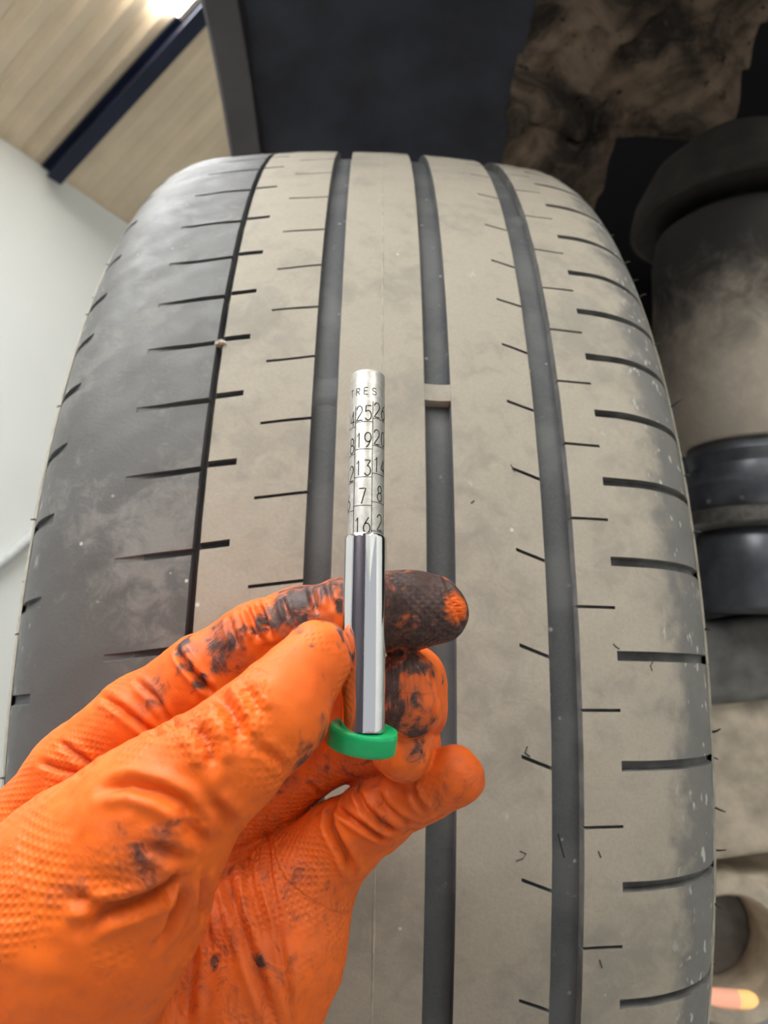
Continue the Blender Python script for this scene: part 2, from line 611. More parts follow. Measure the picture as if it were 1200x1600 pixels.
def wear_bar(g, th, h, half, mat, slope=1.12):
    V = []; F = []
    xs = np.linspace(g[0]-0.0004, g[1]+0.0004, 6)
    prof_ = [(-half*slope, GD*1.0), (-half, GD-h), (-half*0.5, GD-h-0.0001), (half*0.5, GD-h-0.0001), (half, GD-h), (half*slope, GD*1.0)]
    for a, dp in prof_:
        for j, X in enumerate(xs):
            sag = 0.0004*math.sin(math.pi*j/5)
            r_ = float(prof_r(X))*R - dp - sag
            V.append((X*R, -r_*math.cos(th+a), r_*math.sin(th+a)))
    for i in range(len(prof_)-1):
        for j in range(5):
            F.append((i*6+j, (i+1)*6+j, (i+1)*6+j+1, i*6+j+1))
    return mesh_obj('wear_bar', V, F, mat, tyre, True, 40)


wb = 0.333
for k in range(6):
    wear_bar(G3, wb-k*math.pi/3, GD-0.0001, 0.0095, M['tread'])
    wear_bar(G2, wb+0.004-k*math.pi/3, 0.0013, 0.011, M['groove'], 1.9)
    wear_bar(G4, 0.655-k*math.pi/3, 0.0013, 0.012, M['groove'], 1.9)

# moulding whiskers along both edges
for s, X, n_w in ((-1, XL, 15), (1, XR+0.004, 22)):
    for k in range(n_w):
        a = 0.75 - k*(1.0/n_w) + random.uniform(-0.015, 0.015)
        r_ = (float(prof_r(XL if s < 0 else XR)))*R - 0.001 - (0.004 if k % 2 else 0)
        p = np.array([X*R, -r_*math.cos(a), r_*math.sin(a)])
        rd = np.array([0, -math.cos(a), math.sin(a)])
        L = random.uniform(0.0015, 0.0042)
        q = p + (np.array([s*1.0, 0, 0])*random.uniform(0.6, 1) + rd*random.uniform(0.2, 0.9) + np.array([0, 0, random.uniform(-.5, .5)]))*L
        tube('moulding_whisker', [p-rd*0.0005, (p+q)/2+rd*0.0003, q], [0.00045, 0.00035, 0.0002], M['whisker'], tyre, 6)

# wheel inside the tyre
M['alloy'] = plain('grey_alloy', (0.30, 0.30, 0.31), 0.4, 0.8)
lathe('rim', [(0.03*R, -0.2*R), (0.2*R, -0.205*R), (0.4*R, -0.2*R), (0.585*R, -0.23*R), (0.655*R, -0.27*R), (0.664*R, -0.262*R), (0.60*R, -0.22*R), (0.57*R, 0.0), (0.60*R, 0.235*R), (0.664*R, 0.275*R), (0.655*R, 0.285*R)], fr, M['alloy'], tyre, 96)

# small stone wedged in the outer groove
th_p = 0.47
M['stone'] = plain('pale_stone', (0.42, 0.36, 0.29), 0.8, 0, 0.3, 500)


def stone(name, c, s, label):
    bm = bmesh.new()
    bmesh.ops.create_icosphere(bm, subdivisions=2, radius=s)
    for v in bm.verts:
        v.co *= random.uniform(0.75, 1.15)
        v.co.x *= 1.3; v.co.z *= 0.8
    me = bpy.data.meshes.new(name)
    bm.to_mesh(me); bm.free()
    me.materials.append(M['stone'])
    o = bpy.data.objects.new(name, me)
    o.location = tuple(c)
    COL.objects.link(o)
    tag(o, label, 'stone')


def tread_pt(px, py, lift=0.0):
    v = pdir(px, py)
    t = 0.2
    for _ in range(400):
        p = CAM + v*t
        rad = math.hypot(p[1], p[2])
        dlt = rad - float(prof_r(p[0]/R))*R
        if dlt < lift:
            break
        t += max((dlt-lift)*0.6, 0.00005)
    return p


stone('stone', tread_pt(345, 537, -0.0004), 0.0019, 'small pale stone wedged in the thin outer groove')

# curls of torn rubber and small cracks standing on the tread
for pts_ in ([(1020, 1034), (1016, 1040), (1019, 1048)], [(958, 1006), (963, 1011), (968, 1014)], [(812, 1330), (822, 1334), (816, 1342), (806, 1345)], [(824, 1166), (820, 1176), (828, 1182)],
             [(872, 1302), (877, 1322), (882, 1340)], [(935, 1330), (939, 1340)], [(937, 1500), (941, 1512)], [(736, 786), (741, 782)], [(798, 726), (804, 738)]):
    P = [tread_pt(a, b, 0.0001 if not 860 < a < 905 else -GD*0.9) for a, b in pts_]
    tube('rubber_shred', P, 0.00022, M['whisker'], tyre, 6)

# ------------------------------------------------------------------ car body around the wheel
M['liner'] = plain('dark_blue_black_arch_liner', (0.032, 0.036, 0.055), 0.55, 0, 0.35, 14)
M['lip'] = plain('dark_grey_fender_lip', (0.085, 0.078, 0.085), 0.55, 0, 0.12, 20)
M['paint'] = plain('dark_paint', (0.02, 0.02, 0.025), 0.25, 0.2)
M['black'] = plain('black_underbody', (0.006, 0.006, 0.008), 0.8)


def mud_mat():
    n = N('mud_caked_panel')
    v = n.coord()
    a = n.noise(v, 9, 6, 0.65, 0.8)
    b = n.noise(v, 55, 6, 0.7, 0.5)
    c = n.mix(n.ramp(a, 0.36, 0.66), (0.05, 0.042, 0.037), (0.36, 0.265, 0.19))
    c = n.mix(n.math('MULTIPLY', n.ramp(b, 0.55, 0.75), 0.5), c, (0.38, 0.28, 0.20))
    c = n.mix(n.math('MULTIPLY', n.ramp(n.noise(v, 80, 4, 0.7), 0.62, 0.66), 0.8), c, (0.010, 0.009, 0.008))
    return n.fin(c, 0.9, 0, n.bump(n.math('ADD', a, b), 0.9, 0.008), 0.3)


M['mud'] = mud_mat()
car = tag(empty('car', (0.1, 0.1, 0.60)), 'dark wheel arch of a raised car above the tyre', 'car')
AC = np.array([0.0, 0.10])
AR = 0.53


def arc_sheet(name, secs, a0, a1, mat, parent, na=60, noise=None):
    """sheet swept round the arch centre: secs = [(x, radius)]"""
    V = []; F = []
    m = len(secs)
    for i in range(na+1):
        a = a0 + (a1-a0)*i/na
        for j, (x, r_) in enumerate(secs):
            rr = r_ + (noise(a, x) if noise else 0)
            V.append((x, AC[0]-rr*math.cos(a), AC[1]+rr*math.sin(a)))
    for i in range(na):
        for j in range(m-1):
            F.append((i*m+j, i*m+j+1, (i+1)*m+j+1, (i+1)*m+j))
    return mesh_obj(name, V, F, mat, parent, True, 40)


a0, a1 = math.radians(50), math.radians(175)
XO = -0.163
arc_sheet('fender_lip', [(XO+0.034, AR+0.02), (XO+0.032, AR), (XO, AR), (XO-0.004, AR+0.004), (XO-0.004, AR+0.03)], a0, a1, M['lip'], car)
arc_sheet('fender', [(XO-0.004, AR+0.03), (XO-0.012, AR+0.10), (XO-0.01, AR+0.3)], a0, a1, M['paint'], car)
arc_sheet('arch_liner', [(x, AR+0.018+0.02*math.sin((x+0.13)*9)) for x in np.linspace(XO+0.033, 0.16, 14)], a0, a1, M['liner'], car,
          60, lambda a, x: 0.004*math.sin(a*23)*math.sin(x*31))


def lumps(a, x):
    return (0.010*math.sin(a*31+x*50)*math.sin(x*83+a*9) + 0.006*math.sin(a*77+x*20) * math.sin(x*141)
            - 0.022*math.exp(-((x-0.235)/0.02)**2)*(1+0.4*math.sin(a*40)))


V = []; F = []
na, nx_ = 110, 46
for i in range(na+1):
    a = a0 + (math.radians(138)-a0)*i/na
    lim = 0.36+0.045*min(1, max(0, (a-math.radians(85))/math.radians(22))) if a < math.radians(109) else 0.285
    for j in range(nx_):
        x = 0.155 + (lim-0.155)*j/(nx_-1)
        rr = AR + 0.028 - 0.03*(x-0.155)/0.2 + lumps(a, x)*min(1, (x-0.155)/0.03)
        V.append((x, AC[0]-rr*math.cos(a), AC[1]+rr*math.sin(a)))
for i in range(na):
    for j in range(nx_-1):
        F.append((i*nx_+j, i*nx_+j+1, (i+1)*nx_+j+1, (i+1)*nx_+j))
mesh_obj('inner_wheelhouse', V, F, M['mud'], car, True, 60)
box('underbody', (0.72, 0.95, 0.55), (0.62, 0, 0), (0, 0.05, 0), (0, 0, 0.75), M['black'], car)
box('floor_pan', (0.72, 0.25, 0.80), (0.37, 0, 0), (0, 0.72, 0), (0, 0, 0.02), M['black'], car)
box('inner_rail', (0.66, 0.35, 0.45), (0.05, 0, 0), (0, 0.6, 0), (0, 0, 0.35), M['black'], car)

# ------------------------------------------------------------------ suspension


def dusty(name, lo, hi, z0, z1, rough=0.7, metal=0.0):
    """metal or rubber, caked dust and painted shade graded by height"""
    n = N(name)
    v = n.coord()
    z = n.sep(v)[2]
    a = n.noise(v, 30, 6, 0.65, 0.5)
    zz = n.math('ADD', z, n.math('MULTIPLY', n.math('SUBTRACT', a, 0.5), abs(z1-z0)*1.2))
    f = n.ramp(zz, z0, z1)
    c = n.mix(f, lo, hi)
    c = n.mix(n.math('MULTIPLY', n.math('MULTIPLY', n.ramp(n.noise(v, 90, 5, 0.7), 0.4, 0.75), f), 0.4), c, tuple(min(1, x*1.4) for x in hi))
    return n.fin(c, rough, metal, n.bump(a, 0.5, 0.003), 0.3)


SY = -0.02                                                # strut axis plane


def zat(py, px=1160):
    return float(at(px, py, SY)[2])


sx = float(at(1172, 600, SY)[0])
k_ = (SY-CAM[1])/FPX                                      # metres per pixel there (approx)
M['boot'] = dusty('dusty_shaded_boot', (0.060, 0.055, 0.052), (0.60, 0.53, 0.44), zat(430), zat(640), 0.8)
M['boot'].node_tree  # caked dust below, darkened towards the top as painted shade
M['steel'] = plain('dark_polished_steel', (0.17, 0.18, 0.21), 0.36, 0.6, 0.2, 60)
M['steel2'] = plain('worn_steel_flange', (0.16, 0.15, 0.14), 0.5, 0.4, 0.3, 150)
M['mount'] = plain('dusty_strut_mount', (0.05, 0.044, 0.038), 0.8, 0, 0.25, 40)
strut = tag(empty('spring_strut', (sx, SY, zat(830))), 'thick dusty suspension strut with shiny steel rings beside the tyre', 'strut')
F3 = ((sx, SY, 0), (1, 0, 0), (0, 1, 0), (0, 0, 1))
rb = 150*k_


def ring(name, prof_px, mat):
    return lathe(name, [(max(r_, 0.0005)*k_, zat(y_)) for r_, y_ in prof_px], F3, mat, strut, 72)


ring('top_mount', [(2, 225), (90, 235), (140, 270), (172, 320), (180, 350), (172, 352), (150, 345), (60, 335), (2, 333)], M['mount'])
ring('dust_boot', [(2, 352), (110, 354), (138, 372), (146, 410), (148, 520), (142, 600), (130, 668), (112, 700), (60, 705)], M['boot'])
ring('upper_collar', [(90, 692), (100, 700), (106, 718), (98, 735), (102, 752), (112, 765), (112, 790), (104, 806)], M['steel'])
ring('flange', [(100, 800), (118, 806), (120, 826), (108, 832), (60, 833)], M['steel2'])
ring('damper_tube', [(92, 834), (100, 846), (104, 880), (104, 930), (98, 950), (84, 958), (60, 960)], M['steel'])
for k in range(14):                                       # bolt heads round the flange
    a = 2*math.pi*k/14
    p = np.array([sx+112*k_*math.cos(a), SY+112*k_*math.sin(a), zat(796)])
    lathe('bolt', [(0.0001, 0.0), (4.2*k_, 0.0), (4.2*k_, 4*k_), (2.6*k_, 6*k_), (0.0001, 6*k_)], (p, (1, 0, 0), (0, 1, 0), (0, 0, 1)), M['steel2'], strut, 8)

M['caked'] = plain('mud_caked_knuckle', (0.55, 0.475, 0.375), 0.9, 0, 0.28, 38, 0.3, 0.004)
M['caked_d'] = plain('dull_grey_casting', (0.17, 0.165, 0.155), 0.7, 0, 0.3, 40, 0.4, 0.002)
KY = 0.02


def casting(name, pix, y, depth, mat, parent, bev=0.008, bulge=0.0):
    """solid from an outline at world plane y with thickness"""
    P = [at(a, b, y) for a, b in pix]
    n = len(P)
    bm = bmesh.new()
    f = [bm.verts.new(tuple(p)) for p in P]
    b = [bm.verts.new(tuple(p+np.array([0, depth, 0]))) for p in P]
    bm.faces.new(f); bm.faces.new(b[::-1])
    for i in range(n):
        j = (i+1) % n
        bm.faces.new((f[i], b[i], b[j], f[j]))
    bmesh.ops.recalc_face_normals(bm, faces=bm.faces)
    bmesh.ops.bevel(bm, geom=list(bm.edges), offset=bev, segments=4, profile=0.5, affect='EDGES')
    me = bpy.data.meshes.new(name)
    bm.to_mesh(me); bm.free()
    me.materials.append(mat)
    me.polygons.foreach_set('use_smooth', [True]*len(me.polygons))
    me.set_sharp_from_angle(angle=math.radians(50))
    return link(bpy.data.objects.new(name, me), parent)


knuckle = tag(empty('suspension_knuckle', tuple(at(1180, 1330, KY))), 'mud caked casting below the strut beside the tyre', 'suspension part')
casting('casting_body', [(1085, 985), (1290, 960), (1330, 1110), (1310, 1330), (1230, 1335), (1100, 1352), (1080, 1200)], KY-0.03, 0.10, M['caked'], knuckle, 0.012)
casting('upper_step', [(1080, 975), (1300, 945), (1310, 1085), (1085, 1108)], KY-0.042, 0.06, M['caked_d'], knuckle, 0.010)

arm = tag(empty('control_arm', tuple(at(1190, 1560, KY))), 'dark lower suspension arm with a round bush under the caked casting', 'suspension arm')
casting('arm_plate', [(1090, 1368), (1320, 1368), (1320, 1392), (1090, 1392)], KY-0.02, 0.08, M['caked'], arm, 0.004)
bc = at(1122, 1466, KY)
kk = (KY-CAM[1])/FPX
FB = (bc, (1, 0, 0), (0, 0, 1), (0, -1, 0))
lathe('bush_ring', [(102*kk, -0.02), (102*kk, 0.02), (97*kk, 0.026), (78*kk, 0.026), (72*kk, 0.02), (70*kk, -0.03)], FB, M['caked'], arm, 64)
lathe('bush_core', [(71*kk, -0.028), (66*kk, -0.022), (30*kk, -0.018), (0.0005, -0.018)], FB, M['caked_d'], arm, 48)
M['shaft'] = plain('pale_grey_shaft', (0.30, 0.27, 0.28), 0.4, 0.2)
tube('shaft', [at(1060, 1596, KY+0.05), at(1330, 1602, KY+0.05)], 22*kk, M['shaft'], arm, 20)

lamp = tag(empty('amber_lamp', tuple(at(1160, 1562, KY+0.01))), 'small glowing amber lamp at the lower right beside the tyre', 'lamp')
M['amber'] = emis('amber_glow', (1.0, 0.60, 0.22), 0.9)
M['amber2'] = emis('amber_glow_pink', (0.95, 0.45, 0.30), 0.7)
pa, pb, pm = at(1105, 1557, KY-0.02), at(1174, 1563, KY-0.02), at(1152, 1561, KY-0.02)
rl = 12.5*(KY-0.02-CAM[1])/FPX
tube('lamp_body', [pa, pm], rl, M['amber2'], lamp, 16)
tip = [pm+(pb-pm)*s for s in (0, 0.5, 0.8, 1.0, 1.3, 1.5)]
tube('lamp_lens', tip, [rl, rl, rl, rl*0.92, rl*0.65, rl*0.15], M['amber'], lamp, 16)

# ------------------------------------------------------------------ tread depth gauge
gB, gT = cw(pc(566.5, 1142, 158)), cw(pc(575, 588, 181))
gz = gT-gB
GL = np.linalg.norm(gz); gz = gz/GL
mid = (gB+gT)/2
gf = CAM-mid; gf = gf - gz*np.dot(gf, gz); gf /= np.linalg.norm(gf)
gx = np.cross(gz, gf); gx = -gx if np.dot(gx, _r) < 0 else gx
GF = (gB, gx, -gf, gz)
gauge = tag(empty('tread_depth_gauge', tuple(gB)), 'slim steel tread depth gauge with engraved numbers and green cap', 'gauge')


def chrome_mat():
    n = N('chrome_sleeve')
    v = n.coord()
    f = n.noise(v, 420, 4, 0.6)
    return n.fin((0.78, 0.78, 0.80), n.ramp(f, 0.3, 0.8, 0.05, 0.12), 1.0, n.bump(n.noise(v, 2500, 2), 0.04, 0.0001))


def stem_mat():
    n = N('brushed_steel_stem')
    v = n.coord()
    f = n.noise(v, 500, 5, 0.6, 0.8)
    g = n.noise(v, 2500, 3)
    c = n.mix(n.ramp(f, 0.35, 0.7), (0.46, 0.445, 0.415), (0.60, 0.59, 0.56))
    return n.fin(c, n.ramp(f, 0.3, 0.7, 0.5, 0.38), 0.7, n.bump(g, 0.15, 0.00015))


M['chrome'] = chrome_mat()
M['stem'] = stem_mat()
M['ink'] = plain('engraved_black', (0.006, 0.006, 0.006), 1.0, 0, 0.2, 900, 0.0)
M['green'] = plain('green_plastic', (0.003, 0.40, 0.13), 0.33, 0, 0.06, 300)

# heights along the gauge for given pixels
def gh(py):
    # intersect the pixel row with the gauge axis
    best = min(np.linspace(-0.01, GL+0.005, 3000), key=lambda s: abs(800-FPX*np.dot(gB+gz*s-CAM, _u)/np.dot(gB+gz*s-CAM, _f)-py))
    return float(best)


dep = lambda s: float(np.dot(gB+gz*s-CAM, _f))
hs_top = gh(840)
RS = 33.0/FPX*dep(gh(860))                               # sleeve radius
RT = 26.9/FPX*dep(gh(640))                               # stem radius
sleeve = lathe('sleeve', [(RS*0.96, -0.0005), (RS, 0.0004), (RS, hs_top-0.0008), (RS*0.985, hs_top-0.0002), (RS*0.95, hs_top), (RT*1.01, hs_top), (RT*1.01, hs_top-0.003)], GF, M['chrome'], gauge, 96, 40)
stem = lathe('stem', [(RT, 0.004), (RT, GL-0.0006), (RT*0.97, GL-0.0002), (RT*0.9, GL), (RT*0.45, GL+0.00025), (RT*0.22, GL+0.00035), (RT*0.12, GL+0.0005), (0.00001, GL+0.00055)], GF, M['stem'], gauge, 96, 50)

# green cap: tilted oval disc under the sleeve
cz = gz*math.cos(math.radians(12)) + gx*math.sin(math.radians(-10))*-1.0*-1.0
tilt = math.radians(9)
cz = gz*math.cos(tilt) + gx*math.sin(tilt) + gf*0.36
cz /= np.linalg.norm(cz)
cx_ = gx - cz*np.dot(gx, cz); cx_ /= np.linalg.norm(cx_)
cy_ = np.cross(cz, cx_)
RC = 57/FPX*156e-3
V = []; F = []
seg = 72
pc_ = [(0.0, 0.0), (0.55, 0.0), (0.62, 0.0003), (0.93, 0.0003), (0.985, -0.0001), (1.0, -0.0006), (1.0, -0.0034), (0.985, -0.0039), (0.93, -0.0042), (0.0, -0.0042)]
ctr = gB + gx*0.0004 + gz*0.0004
for r_, h_ in pc_:
    for k in range(seg):
        a = 2*math.pi*k/seg
        xr = math.cos(a)*r_; yr = math.sin(a)*r_*0.78
        xr = min(xr, 0.93)                               # flat on one side
        V.append(ctr + cx_*xr*RC + cy_*yr*RC + cz*h_)
for i in range(len(pc_)-1):
    for k in range(seg):
        k2 = (k+1) % seg
        F.append((i*seg+k, i*seg+k2, (i+1)*seg+k2, (i+1)*seg+k))
mesh_obj('cap', V, F, M['green'], gauge, True, 40)

# engraving: single-stroke characters wrapped on the stem


def arcp(cx, cy, rx, ry, a0, a1, n=14):
    return [(cx+rx*math.cos(math.radians(a0+(a1-a0)*i/n)), cy+ry*math.sin(math.radians(a0+(a1-a0)*i/n))) for i in range(n+1)]


GLY = {
    '0': [arcp(.3, .5, .28, .5, 90, 450, 24)],
    '1': [[(.12, .78), (.32, 1), (.32, 0)]],
    '2': [arcp(.3, .72, .27, .28, 170, -30, 14) + [(.02, 0), (.6, 0)]],
    '3': [[(.05, 1), (.55, 1), (.28, .62)] + arcp(.28, .31, .28, .31, 90, -150, 14)],
    '4': [[(.42, 0), (.42, 1), (.0, .28), (.6, .28)]],
    '5': [[(.55, 1), (.1, 1), (.06, .55)] + arcp(.28, .33, .29, .33, 120, -150, 16)],
    '6': [[(.46, 1), (.2, .68)] + arcp(.3, .31, .28, .31, 150, -210, 22)],
    '7': [[(.0, 1), (.58, 1), (.22, 0)]],
    '8': [arcp(.3, .76, .22, .24, -90, 270, 20), arcp(.3, .27, .28, .27, 90, 450, 22)],
    '9': [arcp(.3, .69, .28, .31, -30, 330, 22), [(.56, .58), (.38, .2), (.16, 0)]],
    'M': [[(0, 0), (0, 1), (.35, .3), (.7, 1), (.7, 0)]], 'I': [[(.3, 0), (.3, 1)]],
    'L': [[(.05, 1), (.05, 0), (.55, 0)]], 'E': [[(.58, 1), (.05, 1), (.05, 0), (.58, 0)], [(.05, .52), (.48, .52)]],
    'T': [[(0, 1), (.65, 1)], [(.32, 1), (.32, 0)]],
    'R': [[(.05, 0), (.05, 1), (.35, 1)] + arcp(.35, .76, .22, .24, 90, -90, 10) + [(.05, .52)], [(.3, .52), (.6, 0)]],
    'S': [arcp(.3, .75, .25, .25, 20, 250, 12) + arcp(.3, .26, .27, .26, 80, -160, 12)],
}


def engrave(name, strokes, width=0.00025):
    """strokes: lists of (arc metres, height metres) on the stem surface"""
    V = []; F = []
    rr = RT + 0.000025
    for st in strokes:
        P = []
        for (a, b), (c, d) in zip(st[:-1], st[1:]):
            m = max(1, int(abs(c-a)/0.0003))
            P += [(a+(c-a)*i/m, b+(d-b)*i/m) for i in range(m)]
        P.append(st[-1])
        base = len(V)
        for i, p in enumerate(P):
            q0, q1 = P[max(i-1, 0)], P[min(i+1, len(P)-1)]
            t = np.array([q1[0]-q0[0], q1[1]-q0[1]]); t /= (np.linalg.norm(t)+1e-12)
            nn = np.array([-t[1], t[0]])*width/2
            for s in (1, -1):
                a = (p[0]+s*nn[0])/RT; h = p[1]+s*nn[1]
                V.append(gB + (gx*math.sin(a) + gf*math.cos(a))*rr + gz*h)
        for i in range(len(P)-1):
            F.append((base+2*i, base+2*i+1, base+2*i+3, base+2*i+2))
    return mesh_obj(name, V, F, M['ink'], stem, False)


def text(name, s, a_c, base, hgt, gap=0.18, wid=1.0, width=0.00026):
    adv = [(0.7 if c == 'M' else 0.6) for c in s]
    tot = (sum(adv) + gap*(len(s)-1))*hgt*wid
    x = a_c - tot/2
    st = []
    for c, w_ in zip(s, adv):
        for g in GLY[c]:
            st.append([(x+p[0]*hgt*wid, base+p[1]*hgt) for p in g])
        x += (w_+gap)*hgt*wid
    return engrave(name, st, width)


z_row0 = gh(560+583/5.333)                               # underline of the 25 cell, front column
rowp = (gh(560+583/5.333)-gh(560+1268/5.333))/3
cellw = math.radians(60)*RT
a_left = math.radians(-42.0)*RT
lines_ = []
for c in range(-2, 4):
    n0 = 25+c
    xl = a_left + c*cellw
    z_c = z_row0 + c*rowp/6*0.86
    lines_.append([(xl, z_c - 4.6*rowp), (xl, z_c + rowp*0.62)])
    for r_ in range(5):
        v = n0 - 6*r_
        zb = z_c - r_*rowp
        if zb < hs_top - 0.004:
            continue
        lines_.append([(xl+0.00008, zb), (xl+cellw-0.00008, zb)])
        s = '16' if v == 1 else (str(v) if v > 0 else '')
        if s:
            text('engraved_number', s, xl+cellw/2, zb+0.00035, rowp*0.54, 0.22, 0.72)
engrave('engraved_grid', lines_, 0.00016)
zw = gh(560+360/5.333)
word = 'MILLIMETRES'
for k, ch in enumerate(word):
    a = math.radians(-5.6 + 28*(k-9))*RT
    text('engraved_letter', ch, a, zw, 0.00170, 0, 1.0, 0.00020)

# ------------------------------------------------------------------ gloved hand (built in camera-axes millimetres, then placed in the world)
RES = 0.55
lo = np.array([-135.0, -175.0, 118.0]); hi = np.array([34.0, -6.0, 236.0])
dims = np.ceil((hi-lo)/RES).astype(int)+1
gxv, gyv, gzv = [(lo[i]+RES*np.arange(dims[i])).astype(np.float32) for i in range(3)]


def nd(px, py, d, rp):
    return (*pc(px, py, d), rp*d/FPX)


def field_new():
    return np.full(dims, 40.0, np.float32)


def cone(F, a, b, k=0.0, marg=16.0):
    """smooth-union a tapered capsule into field F (only inside its bounds)"""
    pa, ra = np.array(a[:3]), a[3]; pb, rb_ = np.array(b[:3]), b[3]
    mn = np.minimum(pa-ra, pb-rb_)-marg; mx = np.maximum(pa+ra, pb+rb_)+marg
    i0 = np.clip(np.floor((mn-lo)/RES).astype(int), 0, dims-1); i1 = np.clip(np.ceil((mx-lo)/RES).astype(int)+1, 1, dims)
    if np.any(i1 <= i0):
        return
    X = gxv[i0[0]:i1[0]][:, None, None]; Y = gyv[i0[1]:i1[1]][None, :, None]; Z = gzv[i0[2]:i1[2]][None, None, :]
    ab = (pb-pa).astype(np.float32); L2 = float(ab@ab)+1e-9
    t = np.clip(((X-pa[0])*ab[0]+(Y-pa[1])*ab[1]+(Z-pa[2])*ab[2])/L2, 0, 1).astype(np.float32)
    d = np.sqrt((X-pa[0]-t*ab[0])**2+(Y-pa[1]-t*ab[1])**2+(Z-pa[2]-t*ab[2])**2) - (ra+(rb_-ra)*t)
    S = F[i0[0]:i1[0], i0[1]:i1[1], i0[2]:i1[2]]
    if k > 0:
        h = np.maximum(k-np.abs(S-d), 0)/k
        S[...] = np.minimum(S, d) - h*h*k*0.25
    else:
        S[...] = np.minimum(S, d)


def smin(A, B, k):
    h = np.maximum(k-np.abs(A-B), 0)/k
    return np.minimum(A, B) - h*h*k*np.float32(0.25)


thumb = [nd(494, 1028, 159, 57), nd(432, 1116, 151, 77), nd(342, 1196, 146, 90), nd(240, 1288, 146, 110)]
thenar = [nd(240, 1288, 146, 110), nd(132, 1415, 151, 155), nd(30, 1570, 160, 180)]
index_ = [nd(45, 1330, 196, 92), nd(122, 1214, 193, 78), nd(218, 1134, 191, 77), nd(306, 1076, 189, 70), nd(330, 1060, 188, 74), nd(402, 1006, 187, 64), nd(470, 980, 184, 62), nd(545, 965, 182, 58), nd(600, 955, 182, 60), nd(645, 953, 182, 59), nd(676, 953, 182, 54)]
middle = [nd(170, 1260, 208, 85), nd(340, 1150, 210, 75), nd(500, 1085, 206, 64), nd(646, 1082, 199, 54)]
mid_tip = [[nd(650, 1057, 197, 43), nd(650, 1112, 197, 43)], [nd(634, 1060, 181, 43), nd(636, 1104, 179, 46)], [nd(650, 1057, 197, 43), nd(634, 1060, 181, 43)], [nd(650, 1112, 197, 43), nd(636, 1104, 179, 46)]]
ring_ = [nd(290, 1310, 208, 85), nd(415, 1232, 208, 66), nd(508, 1180, 204, 48), nd(640, 1166, 197, 46), nd(626, 1176, 181, 46)]
pinky = [nd(470, 1375, 200, 78), nd(530, 1316, 198, 63), nd(590, 1271, 194, 55), nd(650, 1240, 190, 49), nd(708, 1214, 186, 48)]
palm = [(nd(45, 1330, 196, 92), nd(0, 1650, 190, 120)), (nd(170, 1260, 208, 85), nd(110, 1640, 192, 125)), (nd(290, 1310, 208, 85), nd(230, 1660, 194, 130)),
        (nd(470, 1375, 200, 78), nd(425, 1480, 194, 95)), (nd(425, 1480, 194, 95), nd(350, 1610, 190, 115)), (nd(350, 1610, 190, 115), nd(190, 1800, 184, 150)),
        (nd(110, 1640, 192, 125), nd(20, 1860, 186, 190)), (nd(330, 1420, 206, 90), nd(260, 1600, 198, 110)), (nd(20, 1860, 186, 190), nd(-160, 2150, 186, 200)),
        (nd(30, 1570, 160, 180), nd(0, 1860, 180, 200))]
PALM = field_new()
for a, b in palm:
    cone(PALM, a, b, 14.0, 30)
for a, b in zip(thenar[:-1], thenar[1:]):
    cone(PALM, a, b, 16.0, 30)


def chain(nodes, k=2.0, extra=()):
    Fd = field_new()
    for a, b in zip(nodes[:-1], nodes[1:]):
        cone(Fd, a, b, k)
    for a, b in extra:
        cone(Fd, a, b, 2.5)
    return Fd


BODY = PALM
FT = chain(thumb, 3.0)
FI = chain(index_, 2.5)
BODY = smin(BODY, FI, 5.0)
BODY = smin(BODY, chain(pinky, 2.0), 4.0)
BODY = smin(BODY, chain(ring_, 2.0), 0.5)
BODY = smin(BODY, chain(middle, 2.0, mid_tip), 0.5)
# thumb joins only with the thenar side: soft near its base, crisp near its tip
kx = np.clip((gxv - pc(430, 0, 151)[0])/-14.0, 0.0, 1.0)[:, None, None].astype(np.float32)
kk_ = 0.8 + 9.0*kx
h_ = np.maximum(kk_-np.abs(BODY-FT), 0)/kk_
BODY = np.minimum(BODY, FT) - h_*h_*kk_*np.float32(0.25)


